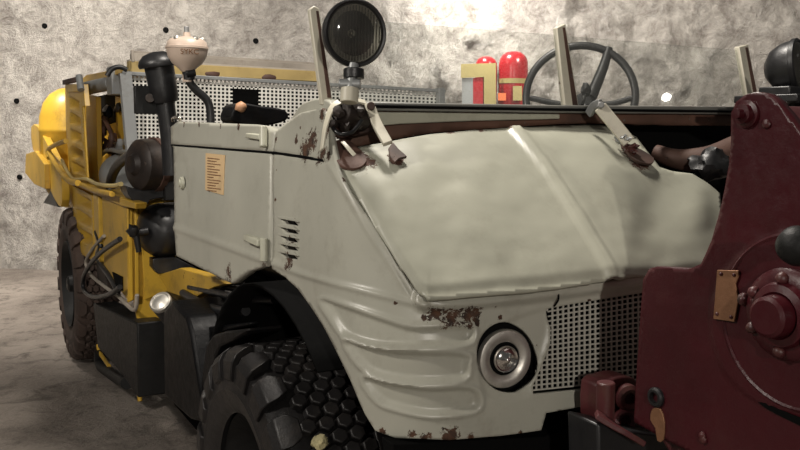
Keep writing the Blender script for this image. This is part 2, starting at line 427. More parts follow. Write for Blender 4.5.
# hood
HL = [(587,131),(598,160),(602,172),(607,215),(614,262)]
RDG = [(514,128),(530,146),(546,166),(562,190),(580,218),(597,246),(613,274)]
def hood_disp(x, y):
    q = dline(x, y, RDG); d = .0065*(1-ss(3.5, 7, q))
    xl = 587+(y-131)*.2
    if x > xl: d += -.014*ss(0, 60, x-xl)
    d += .013*math.exp(-((x-700)/16)**2-((y-205)/28)**2)
    yl = 296-(x-430)*.092
    d += -.007*ss(13, 0, yl-y) if yl-y < 13 else 0
    if x < 430:
        q = dline(x, y, [(341,172),(355,192),(376,223),(398,257),(421,290)]); d += -.012*(1-ss(0, 7, q)) + .001*math.exp(-((q-14)/5)**2)
    d += noise.fractal(V((x*.012, y*.018, 3)), 1, 2, 3)*.004
    for (cx, cy, rx, ry, h) in ((440,220,30,45,-.010), (480,165,26,14,.006), (455,180,12,8,-.005), (520,210,25,18,-.006), (660,200,20,25,-.012), (630,215,12,30,.008), (665,240,24,10,.006), (420,165,20,12,.005)):
        d += .5*h*math.exp(-((x-cx)/rx)**2-((y-cy)/ry)**2)
    return d
hood_out = [(341,172),(337,160),(350,148),(390,141),(430,134),(480,130),(530,127),(570,125),(600,124),(622,126),(638,133),(650,148),(662,163),(676,167),(695,170),(712,181),(723,190),(726,230),(712,262),(690,271),(640,274),(600,279.5),(560,285),(520,289.5),(470,293.8),(430,296.5),(421,290),(398,257),(376,223),(355,192)]
hood = panel('bonnet', hood_out, S_hood, m_hood, T, step=2.7, thick=.010, disp=hood_disp, angle=60)
# doors
def door_disp(x, y):
    d = .007*math.exp(-(dline(x, y, [(170,226),(222,244.5),(275,264)])/3)**2)
    d += -.005*math.exp(-(dline(x, y, [(184.5,162),(185,192),(188,208)])/2.6)**2)
    d += .003*math.exp(-(dline(x, y, [(190,212),(190,165)])/1.5)**2)
    return d + noise.noise(V((x*.03, y*.03, 8)))*.0015
door = panel('door', [(173.5,147),(172,146),(271,154),(270.5,200),(270,240),(270,266.5),(262,267),(248,271.5),(239,278),(232,283.5),(176,256),(174.5,235)], S_body, m_door, T, step=2.7, thick=.028, disp=door_disp)
dtop = panel('door_upper_panel', [(170.5,127),(178,121.5),(258,124.5),(275,131),(273,151.5),(171,144)], S_body, m_door, T, step=3.5, thick=.06)
tube('door_gap_seal', [S_body(171,145.5)+V((.006,0,0)), S_body(222,149)+V((.006,0,0)), S_body(272,152.8)+V((.006,0,0)), S_body(322,160)+V((.008,0,0))], .006, m_dark, T)
def out_n(p): e = .002; g = V((f_body(p+V((e,0,0)))-f_body(p-V((e,0,0))), f_body(p+V((0,e,0)))-f_body(p-V((0,e,0))), f_body(p+V((0,0,e)))-f_body(p-V((0,0,e))))); return g.normalized()
p = S_body(183,183); lathe('door_lock', p, (-1,0,0), [(0,.016),(.012,.016),(.014,.012),(.022,.010),(.024,0)], m_sage, door, 16)
prism('paper_notice', [(206.5,153),(225.5,155),(224,195),(206,190)], lambda x, y: S_body(x, y)+V((-.003,0,0)), (.002,0,0), m_paper, door, 0)
bm = bmesh.new()
for i in range(13):
    y = 157.5+i*2.7; w = [12,9,13,7,12,10,13,6,13,11,8,13,9][i]
    q = [(208.5, y), (208.5+w, y+w*.11), (208.5+w, y+w*.11+.9), (208.5, y+.9)]
    b_prism(bm, [S_body(*k)+V((-.0042,0,0)) for k in q], V((.001,0,0)))
mk('printed_line', fixn(bm), m_ink, door)
def cyl(name, a, b, r, mat, parent, n=16, bev=.002):
    d = (b-a); o = lathe(name, a, d, [(0,0),(r,0),(r,d.length),(0,d.length)], mat, parent, n); 
    if bev: mod_bevel(o, bev)
    return o
cyl('hinge', S_body(267.5,127)+V((-.012,0,0)), S_body(267.5,147)+V((-.012,0,0)), .011, m_sage, T)
prism('hinge_plate', [(249,133),(263,134),(263,140),(249,138)], lambda x, y: S_body(x, y)+V((-.012,0,0)), (.012,0,0), m_sage, dtop)
cyl('hinge', S_body(269,238)+V((-.014,0,0)), S_body(269,261)+V((-.014,0,0)), .011, m_sage, T)
prism('hinge_plate', [(250,234),(264,239),(264,246.5),(250,240.5)], lambda x, y: S_body(x, y)+V((-.02,0,0)), (.02,0,0), m_sage, door)
tube('door_clip', [P(173,121,X=.83), P(173,118,X=.82), P(179,117,X=.82), P(180,121,X=.83)], .006, m_chr, T)
# wheel-arch liner and dark structure inside the cab and chassis
prism('firewall', [(342,180),(350,116),(735,116),(735,300),(700,300),(440,300)], SY(2.02), (0,.02,0), m_dark, T, 0)
wy, wz = 2.36, .52
bm = bmesh.new(); k = 20
arc = [(.64*math.cos(math.radians(a)), .62*math.sin(math.radians(a))) for a in range(-5, 132, 8)]
A = [[bm.verts.new((x, wy+c, wz+s_)) for c, s_ in arc] for x in (.835, 1.25)]
for i in range(len(arc)-1): bm.faces.new((A[0][i], A[1][i], A[1][i+1], A[0][i+1]))
bm.faces.new(A[1]); mod_solid(mk('wheel_arch_liner', fixn(bm), m_dark, T), .01)
box('chassis_frame', (1.17, 4.3, .62), (.12, 5.6, .22), m_blk2, T)
box('chassis_frame', (1.95, 4.3, .62), (.12, 5.6, .22), m_blk2, T)
box('engine_block', (1.55, 2.6, .72), (.6, 1.3, .5), m_dark, T)
box('radiator', (1.75, 1.62, 1.1), (1.3, .08, .5), m_dark, T)
box('load_deck', (1.55, 5.9, .88), (1.2, 3.2, .1), m_dark, T)
box('cab_floor', (1.6, 2.62, 1.02), (1.1, 1.1, .05), m_dark, T)
# grille
def lattice(name, surf, u0, u1, vt, vb, nu, nv, bar, th, mat, parent, clip=None):
    bm = bmesh.new()
    def pt(i, j):
        u = u0+(u1-u0)*i; return surf(u, vt(u)+(vb(u)-vt(u))*j)
    n = V((0, th, 0))
    for a in range(nu+1):
        i0, i1 = (a-bar/2)/nu, (a+bar/2)/nu
        for b in range(nv+1):
            j0, j1 = (b-bar/2)/nv, (b+bar/2)/nv
            um = u0+(u1-u0)*a/nu
            if clip is None or clip(um+.5*(u1-u0)/nu, b/nv):
                if a < nu: b_prism(bm, [pt(i1, j0), pt((a+1-bar/2)/nu, j0), pt((a+1-bar/2)/nu, j1), pt(i1, j1)], n)
            if clip is None or clip(um, (b+.5)/nv):
                if b < nv: b_prism(bm, [pt(i0, j0), pt(i1, j0), pt(i1, (b+1-bar/2)/nv), pt(i0, (b+1-bar/2)/nv)], n)
                else: b_prism(bm, [pt(i0, j0), pt(i1, j0), pt(i1, j1), pt(i0, j1)], n)
    return mk(name, fixn(bm), mat, parent, False)
def gtop(u): return 308.5-(u-546)*.168
def gbot(u): return 390.5-(u-546)*.105
gl_edge = [(549,305),(552,328),(550,345),(541,368),(534,386),(533,396)]
def gclip(u, j):
    y = gtop(u)+(gbot(u)-gtop(u))*j
    for a, b in zip(gl_edge, gl_edge[1:]):
        if a[1] <= y <= b[1]: return u > a[0]+(b[0]-a[0])*(y-a[1])/(b[1]-a[1])
    return u > 548
m_cwl = paint('rusted_scuttle_paint', (.15, .075, .05), .7, vary=.4, chips=.9, dirtamt=.5, bmp=.8, rust=((.30, .28, .22), (.05, .02, .015)))
S_gr = implicit(lambda p: f_body(p)-.014)
lattice('grille', lambda x, y: S_body(x, y)+V((0, .010, 0)), 534, 690, gtop, gbot, 29, 17, .29, .003, m_gril, T, gclip)
tube('brow_seam', [S_body(552,289)+V((0,-.021,0)), S_body(553,298)+V((0,-.019,0)), S_body(553,306)+V((0,-.004,0))], .0022, m_dark, body)
# headlight
hc = S_body(508, 360)+V((0, .012, 0)); ax = V((-.10, -1, .03)).normalized()
hl = lathe('headlight', hc, ax, [(.078,-.02),(.078,-.012),(.072,-.010),(.0,-.010)], m_dark, T, 40)
lathe('bezel', hc+ax*-.004, ax, [(.066,-.004),(.0665,.004),(.064,.009),(.055,.012),(.045,.010),(.038,.004),(.037,-.004),(.066,-.004)], m_alu, hl, 44)
lathe('lamp_bucket', hc, ax, [(.038,-.003),(.034,-.001),(.03,-.003),(0,-.003)], m_dark, hl, 36)
lathe('lens', hc+ax*.002, ax, [(.030,-.004),(.0305,.004),(.028,.008),(.0255,.006),(.024,.003),(.018,.004),(.014,.008),(.009,.011),(.004,.016),(0,.017)], m_lch, hl, 48)
# bumper and front brackets
prism('bumper', [(392,444),(545,437),(600,414),(700,395),(720,470),(560,500),(400,500)], SY(1.53), (0,.05,0), m_dark, T, .003)
box('bumper_beam', (1.6, 1.66, .66), (1.35, .14, .12), m_blk, T, bev=.015)
# cowl, windscreen
S_ws = implicit(lambda p: p.y-1.90-.30*(p.z-1.63))
cowl = panel('scuttle', [(326,118),(332,108),(470,110),(735,114),(738,126),(650,124.5),(600,123),(560,124),(480,129),(430,133),(390,140),(350,148)], SY(1.905), m_cwl, T, step=5, thick=.02, disp=lambda x, y: noise.fractal(V((x*.03, y*.1, 0)), 1, 2, 4)*.005)
prism('scuttle_lip', [(375,112),(470,113),(560,114),(560,119),(470,121),(400,124),(378,126)], SY(1.893), (0,.01,0), m_sage, T, .003)
prism('windscreen_frame', [(330,101.5),(560,105),(745,106.5),(745,114.5),(560,113),(330,110)], SY(1.888), (0,.03,0), m_wsf, T, .004)
tube('windscreen_seal', [P(330,105.5,Y=1.884), P(560,109.5,Y=1.884), P(745,111.5,Y=1.884)], .004, m_dark, T, sm=False)
glass = prism('windscreen_glass', [(316,17),(388,22),(556,35),(737,50),(747,106),(331,102)], S_ws, (0,.006,0), m_glass, T, 0)
posts = []
for q in ([(307.5,10),(312,6),(317.5,9),(331,104),(320,105)], [(554,28),(563,24),(577,112),(563,112)], [(736,47),(745.5,44.5),(755,98),(745,98)]):
    o = prism('windscreen_post', q, lambda x, y: S_ws(x, y)+V((0,-.012,0)), (.004,.024,0), m_cream, T, .003)
    a, b = q[-1], q[0]
    prism('post_channel', [((q[0][0]*.35+q[-3][0]*.65), (q[0][1]+q[-3][1])/2+2), ((q[0][0]*.1+q[-3][0]*.9), (q[0][1]+q[-3][1])/2+2), (q[-2][0]*.85+q[-1][0]*.15, q[-2][1]-6), (q[-2][0]*.5+q[-1][0]*.5, q[-2][1]-6)], lambda x, y: S_ws(x, y)+V((0,-.0135,0)), (0,.003,0), m_rst, o, 0)
# work lamps
def work_lamp(c, ax, r, stem):
    o = lathe('work_lamp', c, ax, [(0,-1.15*r),(.35*r,-1.1*r),(.72*r,-.85*r),(.93*r,-.45*r),(1.0*r,-.08*r),(1.04*r,-.05*r),(1.04*r,.10*r),(.99*r,.14*r),(.93*r,.12*r),(.9*r,.02*r),(0,-.3*r)], m_blk, T, 44)
    bm = bmesh.new(); b_lathe(bm, c, ax, [(.92*r,.10*r),(.8*r,.2*r),(.55*r,.28*r),(.28*r,.32*r),(0,.335*r)], 44); mk('lens', fixn(bm), m_lens, o)
    lathe('reflector', c, ax, [(.88*r,.04*r),(.6*r,-.1*r),(.3*r,-.22*r),(.1*r,-.26*r),(.08*r,-.05*r),(0,-.04*r)], m_alu, o, 36)
    u, v, w = basis(ax); bm = bmesh.new()
    for i in range(-8, 9):
        x = i*.1*r; h = math.sqrt(max(0, .84*r*.84*r-x*x))
        if h > .1*r: b_box(bm, c+u*x+w*.1*r, (.014*r, 2*h, .05*r), (u, v, w))
    mk('lens_flutes', fixn(bm), m_lens, o, False)
    return o
lc = P(357, 33, D=1.93); la = (-ray(357, 33).normalized()+RT*.42+UP*.04).normalized()
wlmp = work_lamp(lc-la*.015, la, .0745, None)
st0 = lc - UP*.07 - la*.02; st1 = P(349, 101, D=1.93)
cyl('lamp_stem', st0, st1, .012, m_gry, T); cyl('lamp_collar', lc-UP*.082-la*.02, lc-UP*.105-la*.02, .024, m_blk, T)
cyl('lamp_clamp', st0*.45+st1*.55+RT*-.028, st0*.45+st1*.55+RT*.022, .012, m_gry, T)
cyl('lamp_clamp', st0*.2+st1*.8+UP*.012, st1-UP*.004, .021, m_cream, T)
# mounting hoop + wiper motor at the lamp foot
hoop = [P(322,150,Y=1.80), P(326,125,Y=1.82), P(334,106,Y=1.84), P(350,100,Y=1.85), P(366,103,Y=1.85), P(376,118,Y=1.83), P(386,140,Y=1.80)]
def bar(name, pts, w, t, wdir, mat, parent, k=5):
    pts = smooth_path(pts, k) if len(pts) > 2 else [V(p) for p in pts]; bm = bmesh.new(); R = []
    for i, p in enumerate(pts):
        d = (pts[min(i+1, len(pts)-1)]-pts[max(i-1, 0)]).normalized(); u = (V(wdir)-d*V(wdir).dot(d)).normalized(); n = d.cross(u)
        R.append([bm.verts.new(p+u*a*w/2+n*b*t/2) for a, b in ((-1,-1),(1,-1),(1,1),(-1,1))])
    for A_, B_ in zip(R, R[1:]):
        for i in range(4): bm.faces.new((A_[i], A_[(i+1) % 4], B_[(i+1) % 4], B_[i]))
    bm.faces.new(R[0]); bm.faces.new(R[-1]); o = mk(name, fixn(bm), mat, parent); mod_bevel(o, .002); return o
bar('lamp_bracket', hoop[:5], .022, .006, (.3,1,.6), m_cream, T)
bar('hinge_arm', [P(369,104,Y=1.84), P(377,124,Y=1.80), P(386,148,Y=1.76)+V((0,-.01,.01))], .024, .012, RT, m_cream, T)
cyl('hinge_bolt', P(371,106,Y=1.83), P(371,106,Y=1.81), .010, m_rst, T)
def blob(name, c, s, mat, parent, seed=0, rough=.3, n=3):
    bm = bmesh.new(); bmesh.ops.create_icosphere(bm, subdivisions=n, radius=1)
    for v in bm.verts:
        d = 1+noise.fractal(v.co*1.7+V((seed, seed*2.3, 0)), 1, 2, 3)*rough; v.co = V(c)+V((v.co.x*s[0], v.co.y*s[1], v.co.z*s[2]))*d
    return mk(name, bm, mat, parent)
wm = cyl('wiper_motor', P(343,112,Y=1.86)+V((-.02,-.02,0)), P(357,118,Y=1.86)+V((.02,.01,0)), .034, m_rstd, T, 20, .006)
for (x, y, r) in ((338,112,.014),(350,108,.012),(359,112,.014),(345,126,.014),(358,126,.012),(333,124,.01)):
    blob('motor_fitting', P(x, y, Y=1.825), (r, r, r), m_rstd, wm, x, .6, 2)
tube('motor_cable', [P(333,128,Y=1.82), P(340,134,Y=1.80), P(352,132,Y=1.80), P(362,120,Y=1.81)], .005, m_blk, wm)
prism('motor_plate', [(327,134),(342,139),(378,131),(372,119),(330,122)], SY(1.87), (0,.01,0), m_rst, T)
prism('rusty_flap', [(387,152),(391,147),(397,154),(405,161),(397,163),(393,167),(388,163)], lambda x, y: S_hood(x, y)+V((0,-.010,.012)), (0,.004,-.006), m_rst, T, .001)
# torn patch with curled paint at the bonnet corner
prism('rust_patch', spl([(331,148),(338,142),(349,143),(357,150),(366,160),(362,168),(352,171),(341,168),(334,160)], 3), lambda x, y: S_hood(x, y)+V((0,-.004,.006)), (0,.004,-.006), m_rst, T, .001)
bar('curled_paint', [S_hood(339,150)+V((0,-.02,.02)), S_hood(344,157)+V((0,-.022,.022)), S_hood(351,163)+V((0,-.02,.018))], .010, .003, RT, m_cream, T)
# right hinge arm
ra, rb = S_hood(600,110)+V((0,-.04,.03)), S_hood(628,140)+V((0,-.05,.03))
ra = P(600,107,Y=1.80); rb = P(629,142,Y=1.74)
arm = bar('hinge_arm', [ra, rb], .036, .012, RT+UP*.9, m_cream, T); cyl('hinge_bolt', ra, ra+V((-.012,-.018,.006)), .009, m_gry, arm)
bar('hinge_link', [P(589,114,Y=1.86), P(594,106,Y=1.83), P(601,103,Y=1.80)], .022, .014, (0,1,.2), m_gry, T)
prism('rust_patch', spl([(619,142),(630,148),(640,152),(652,160),(650,166),(638,164),(628,157)], 3), lambda x, y: S_hood(x, y)+V((0,-.006,.007)), (0,.006,-.006), m_rst, T, .001)
blob('torn_hinge', P(622,138,Y=1.76), (.012,.02,.016), m_gry, T, 4, .9)
blob('torn_hinge', P(630,149,Y=1.74), (.014,.02,.012), m_red2, T, 9, .9)
# gap right of bonnet
tube('exhaust_pipe', [P(655,152,Y=1.93), P(672,158,Y=1.88), P(690,160,Y=1.84), P(712,158,Y=1.80), P(740,148,Y=1.78)], lambda t: .024+.022*t, m_rst, T, 16)
blob('rubber_gaiter', P(712,164,Y=1.78), (.07,.05,.05), m_blk, T, 3, .35)
# steering wheel
sc = P(580, 96, D=3.15); sn = V((-.62, -.74, .30)).normalized(); su, sv, _ = basis(sn)
R_ = 53.5/F*3.15
bm = bmesh.new(); ring = [sc+(su*math.cos(a)+sv*math.sin(a)*1.0)*R_ for a in [2*math.pi*i/48 for i in range(49)]]
b_tube(bm, ring, .0145, 10, False); sw = mk('steering_wheel', fixn(bm), m_blk, T)
def swp(px, py):
    r = ray(px, py); return CAM+r*((sc-CAM).dot(sn)/r.dot(sn))
tube('spoke', [swp(609,48), swp(603,68), swp(591,97)], lambda t: .015+.008*t, m_blk, sw)
tube('spoke', [swp(530,98), swp(560,104), swp(585,104)], .011, m_blk, sw)
tube('spoke', [swp(632,98), swp(610,104), swp(585,104)], .011, m_blk, sw)
lathe('steering_hub', swp(584,104)-sn*.01, sn, [(0,.03),(.03,.028),(.045,.01),(.045,-.03),(0,-.03)], m_blk, sw, 20)
blob('indicator_switch', P(586,90,D=2.75), (.016,.016,.022), m_blk, T, 2, .3)
tube('switch_stalk', [P(586,90,D=2.75), P(583,102,D=2.75), P(580,115,D=2.8)], .006, m_blk, T)
tube('steering_column', [swp(584,104), V((2.0,2.1,1.2))], .02, m_blk, T, sm=False)
# ------------------------------------------------------------------ wheels
def wheel(cx, cy, R, w, mat, seed):      # cx = outer face x
    o = lathe('wheel', (cx+w*.5, cy, R), (-1,0,0), [(0,-.02),(.06,-.02),(.30*R,-.01),(.34*R,.02),(.46*R,.03),(.50*R,.08),(.55*R,.12),(.56*R,.13),(.56*R,-.12),(0,-.10)], m_blk2, T, 40)
    Rr = R-.032; h = w/2
    prof = [(.56*R,-h*.86),(.62*R,-h*.98),(.75*R,-h*1.02),(.88*R,-h*.98),(.955*Rr,-h*.9),(.99*Rr,-h*.72),(Rr,-h*.3),(Rr,h*.3),(.99*Rr,h*.72),(.955*Rr,h*.9),(.88*R,h*.98),(.75*R,h*1.02),(.72*R,h*1.05),(.70*R,h*1.02),(.62*R,h*.98),(.585*R,h*.9),(.56*R,h*.86)]
    ty = lathe('tyre', (cx+h, cy, R), (-1,0,0), prof, mat, o, 72)
    u, v, ax = basis((-1,0,0)); c = V((cx+h, cy, R)); bm = bmesh.new(); K = 36
    def pt(a, lat, r): return c + ax*lat + (u*math.cos(a)+v*math.sin(a))*r
    def block(pts, r0, r1, ins=.86):
        ma = sum(p[0] for p in pts)/len(pts); ml = sum(p[1] for p in pts)/len(pts)
        a = [bm.verts.new(pt(p[0], p[1], r0 if len(p) < 3 else p[2]-.03)) for p in pts]
        b = [bm.verts.new(pt(ma+(p[0]-ma)*ins, ml+(p[1]-ml)*ins, r1 if len(p) < 3 else p[2])) for p in pts]
        bm.faces.new(b); n = len(a)
        for i in range(n): bm.faces.new((a[i], a[(i+1) % n], b[(i+1) % n], b[i]))
    da = 2*math.pi/K
    for i in range(K):
        for k in range(-3, 4):
            lat, a0 = k*.158*h, i*da + (da/2 if k % 2 else 0); hx, hy = .140*h, da*.305
            block([(a0-hy, lat), (a0-hy*.5, lat+hx), (a0+hy*.5, lat+hx), (a0+hy, lat), (a0+hy*.5, lat-hx), (a0-hy*.5, lat-hx)], Rr+.008, R-.002, .9)
    L = 20
    for i in range(L):
        for sg in (-1, 1):
            a0 = 2*math.pi*(i+(.5 if sg > 0 else 0))/L; wv = 2*math.pi/L*.33
            prof2 = [(.60, R-.003, .55), (.80, R-.007, 1), (.96, R-.020, 1), (1.05, R-.046, 1), (1.075, R-.10, .8), (.97, R-.115, .8), (.90, Rr-.01, 1), (.60, Rr-.005, .6)]
            A_, B_ = [[bm.verts.new(pt(a0+e*wv*p[2], sg*p[0]*h, p[1])) for p in prof2] for e in (-1, 1)]
            n = len(A_); bm.faces.new(A_); bm.faces.new(B_[::-1])
            for q in range(n): bm.faces.new((A_[q], B_[q], B_[(q+1) % n], A_[(q+1) % n]))
    mod_bevel(mk('tread', fixn(bm), mat, ty, angle=25), .004, 2)
    lathe('hub', (cx+h, cy, R), (-1,0,0), [(.09,-.05),(.09,.06),(.075,.085),(.06,.09),(.055,.12),(.04,.13),(0,.13)], m_blk2, o, 28)
    for k in range(8):
        a = k*math.pi/4; p = c+(u*math.cos(a)+v*math.sin(a))*.135; cyl('wheel_nut', p+ax*.01, p+ax*.05, .014, m_blk2, o, 6, 0)
    return o
wf = wheel(.755, wy, .478, .34, m_rub, 1)
wr = wheel(.76, 6.12, .53, .26, m_rubm, 2)
so = blob('pale_stone', (.845, 1.862, .64), (.022,.018,.018), m_stone, None, 5, .4)
sp_ = P(286, 443, D=1.95)
so.data.transform(Matrix.Translation(-V((.845,1.862,.64)))); so.location = V((.84, 0, 0)); 
a_ = None
best = None
for i in range(200):        # rest it on the tread where the photo shows it
    a = i*math.pi/200; q = V((.86, wy-math.cos(a)*.480, .478+math.sin(a)*.480)); r = (q-CAM); dpt = r.dot(FW)
    e = abs(225-F*r.dot(UP)/dpt-443)
    if q.y < wy and (best is None or e < best[0]): best = (e, q)
so.location = best[1]; 
so['label'] = 'small pale yellow stone stuck in the tread of the front tyre'; so['category'] = 'stone'

# ------------------------------------------------------------------ truck: tank, boxes under the side
prism('tool_box', [(93,303),(137,323),(138,398),(120,372),(98,348)], SX(.80), (.135,0,0), m_blk2, T, .008)
prism('fuel_tank', [(163,311),(172,300),(186,316),(191,334),(205,424),(190,420),(164,396)], SX(.79), (.34,0,0), m_tarp, T, .015)
fc = P(160.5, 303, X=.83); fa = V((-.62,-.55,.72)).normalized()
ft = lathe('filler_neck', fc+V((.055,.05,-.06)), fa, [(.062,-.10),(.052,.0),(.049,.085),(.045,.095),(0,.095)], m_blk, T, 28)
lathe('filler_cap', fc+V((.055,.05,-.06))+fa*.09, fa, [(.049,-.02),(.049,.012),(.043,.018),(.038,.012),(.02,.02),(0,.022)], m_alu, ft, 28)
prism('mud_guard', [(206,345),(213,335),(225,331),(246,329),(246,334),(232,341),(219,347),(215,356),(212,380),(204,418),(197,412)], SX(.80), (.12,0,0), m_tarp, T, .008)
prism('side_skirt', [(189,332),(207,327),(250,322),(250,326),(212,333),(207,342),(203,422),(196,420)], SX(.86), (.03,0,0), m_tarp, T, .006)
for i, (pts, r) in enumerate([([(183,293),(203,304),(222,311),(246,311)], .017), ([(190,287),(214,292),(240,298),(275,300)], .014), ([(172,300),(196,312),(214,322),(246,318)], .011), ([(205,280),(232,288),(262,289),(300,300)], .012), ([(214,324),(217,312),(214,305)], .008), ([(190,318),(205,322),(228,318),(262,313)], .02)]):
    tube('under_pipe', [P(x, y, X=.92+.02*i) for x, y in pts], r, m_blk, T)
for i in range(16):
    x, y = 182+random.random()*70, 284+random.random()*34
    blob('under_fitting', P(x, y, X=1.02+random.random()*.1), (.022+random.random()*.02, .05, .018), m_blk, T, i, .5, 2)
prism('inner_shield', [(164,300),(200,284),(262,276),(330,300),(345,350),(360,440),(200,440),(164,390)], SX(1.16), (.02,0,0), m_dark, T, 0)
prism('battery_tray', [(165,292),(185,288),(232,298),(246,322),(196,326),(170,310)], SX(.98), (.1,0,0), m_blk, T)

# ------------------------------------------------------------------ truck: yellow rear body
G1 = .80
prism('yellow_side_panel', [(102,197),(127,204),(128,301),(117,286),(104,270)], SX(G1), (.012,0,0), m_yel2, T)
# front-facing sheet behind it (one shared depth, taken from the panel corner)
yA = P(127, 250, X=G1).y
prism('yellow_front_panel', [(127,206),(150,200),(176,198),(176,285),(167,330),(139,328),(134,300),(128,303)], SY(yA), (0,.03,0), m_yel, T)
for x0 in (128.5, 134.5):
    prism('front_rib', [(x0,209),(x0+4,208),(x0+5,300),(x0+1,302)], SY(yA-.02), (0,.02,0), m_yel, T, .004)
prism('yellow_cross_member', [(158,275),(180,268),(215,278),(226,284),(214,287),(190,300),(168,292)], SX(.93), (.05,0,0), m_yel2, T)
prism('yellow_corner_panel', [(139,205),(160,197),(170,205),(172,290),(145,300)], SY(yA-.015), (0,.015,0), m_yel, T)
prism('frame_bar', [(71,178),(122,198),(136,203),(135,209),(121,206),(72,184)], SX(G1-.02), (.05,0,0), m_yel2, T)
prism('frame_shelf', [(72,178),(122,198),(136,203),(142,196),(130,190),(84,172)], lambda x, y: P(x, y, Z=P(122,198,X=G1-.02).z), (0,0,-.02), m_yel2, T)
def folded(name, out, cells, X, mat):
    def dd(x, y):
        d = 0
        for c in cells:
            q = sdf(x, y, c)
            if q < 0: d -= min(.05, -q*.012)
        return d
    return panel(name, out, SX(X), mat, T, step=1.5, thick=.01, disp=dd, angle=30)
folded('folded_column', [(65,86),(79,84),(82,86),(88,184),(71,184),(66,130)], [[(69,95),(79,101),(80,113),(70,108)],[(70,111),(80,117),(81,129),(70,124)],[(70,128),(81,133),(82,146),(71,141)],[(71,145),(82,150),(84,163),(72,158)],[(72,161),(84,167),(85,176),(73,173)]], G1, m_yel)
prism('column_cap', [(65,84),(79,84),(80,92),(66,92)], SX(G1-.015), (.02,0,0), m_yel, T)
folded('recessed_side_panel', [(72,185),(93,196),(95,262),(75,251),(73,220)], [[(76,192),(91,200),(91,212),(77,204)],[(76,208),(91,217),(92,230),(77,221)],[(77,226),(92,235),(92.5,249),(78,240)]], G1, m_yel)
prism('corner_post', [(93,193),(98,196),(100,266),(95,262)], SX(G1-.01), (.03,0,0), m_yel, T)
prism('yellow_upright', [(85.5,94),(96,97),(98,185),(87,182)], SX(.9), (.03,0,0), m_yel, T)
prism('yellow_upright', [(80,84),(83,84),(85,106),(82,106)], SX(.79), (.03,0,0), m_yel, T, .003)
prism('inner_housing', [(93,110),(134,100),(134,200),(95,190)], SX(1.16), (.02,0,0), m_yel2, T)
prism('yellow_upright', [(115,96),(126,98),(127,160),(117,156)], SX(1.02), (.04,0,0), m_yel, T)
prism('yellow_cover', [(97,160),(112,150),(124,158),(124,192),(98,184)], SX(1.05), (.04,0,0), m_yel, T, .01)
lathe('machine_cover', P(124,176,X=1.0), (0,-1,.0), [(0,.06),(.10,.05),(.125,.02),(.13,-.1),(0,-.1)], m_gry, T, 28)
for i, (x, y, sx, m) in enumerate([(104,124,.05,m_rstd),(101,135,.045,m_rst),(108,146,.06,m_rst),(115,150,.05,m_rstd),(99,150,.04,m_blk),(107,112,.05,m_blk),(97,120,.03,m_gry),(103,132,.035,m_gry),(120,146,.05,m_gry),(128,140,.05,m_gry),(94,138,.03,m_blk),(113,138,.045,m_rst),(118,108,.04,m_blk)]):
    blob('engine_fitting', P(x, y, X=1.0), (sx*.6, sx*1.3, sx*.8), m, T, i, .7, 2)
for i, pts in enumerate([[(96,116),(103,128),(100,146)],[(98,158),(108,150),(122,152),(134,150)],[(94,128),(97,146),(92,160),(88,158)],[(104,118),(112,136),(110,150)]]):
    tube('engine_pipe', [P(x, y, X=.95) for x, y in pts], .014, (m_rst, m_gry, m_blk, m_rst)[i], T)
prism('hollow_shade_sheet', [(90,98),(126,90),(126,118),(108,124),(92,112)], SX(1.1), (.02,0,0), m_dark, T, 0)  # flat black sheet stands in for the shade between the machinery
# tank with domed top behind the column
tc = P(70, 128, D=6.7); tk = 29/F*6.7
lathe('domed_tank', tc, (0,0,1), [(0,40/F*6.7),(.3*tk,38.6/F*6.7),(.62*tk,33/F*6.7),(.84*tk,24/F*6.7),(.97*tk,11/F*6.7),(tk,0),(1.02*tk,-.01),(1.02*tk,-.03),(tk,-.04),(tk,-.42),(.7*tk,-.55),(0,-.55)], m_yel, T, 40)
prism('yellow_hood_board', [(78,82),(86,75),(127,67),(130,70),(112,76),(86,90)], SX(.92), (.4,0,.03), m_yel, T)
bar('cap_bar', [P(64,82.5,X=.78), P(79,79,X=.78)], .03, .02, UP, m_rst, T)
cyl('cap_knob', P(79,76,X=.77), P(81,90,X=.77), .02, m_gry, T)
cyl('clamp_tube', P(84,89,X=.85), P(112,83,X=.95), .042, m_gry, T, 20)
box('clamp_block', P(118,81,X=.95), (.10,.16,.16), m_gry, T)
m_yrl2 = paint('pale_yellow_pipe', (.48, .38, .16), .45, vary=.2)
# rear arm
prism('tail_arm', spl([(31,127),(37,126),(44,138),(52,154),(60,172),(62,190),(61,207),(55,200),(47,184),(43,172),(42,160),(33,150)], 2), SX(.74), (.05,0,0), m_yel, T)
prism('tail_flange', [(26,154),(35,151),(44,164),(45,189),(34,184),(25,173)], SX(.70), (.04,0,0), m_yel2, T)
prism('tail_guard', [(42,150),(60,140),(72,150),(72,206),(64,208),(56,190)], SX(.90), (.06,0,0), m_yel, T, .02)
prism('black_wedge', [(43,203),(51,190),(58,207)], SX(.74), (.08,0,0), m_blk, T)
tube('guard_rail', [P(x, y, X=.72) for x, y in ((49,158),(48,150),(55,145),(66,141))], .016, m_yel2, T)
tube('guard_rail', [P(x, y, X=.72) for x, y in ((49,152),(57,167),(68,180),(78,183))], .018, m_yel2, T)
tube('hydraulic_pipe', [P(x, y, X=.76) for x, y in ((62,160),(72,178),(86,179),(97,184),(112,186),(121,184))], .011, m_yrl2, T)
tube('hydraulic_pipe', [P(x, y, X=.74) for x, y in ((60,166),(70,181),(80,184),(94,190),(112,194))], .014, m_yel2, T)
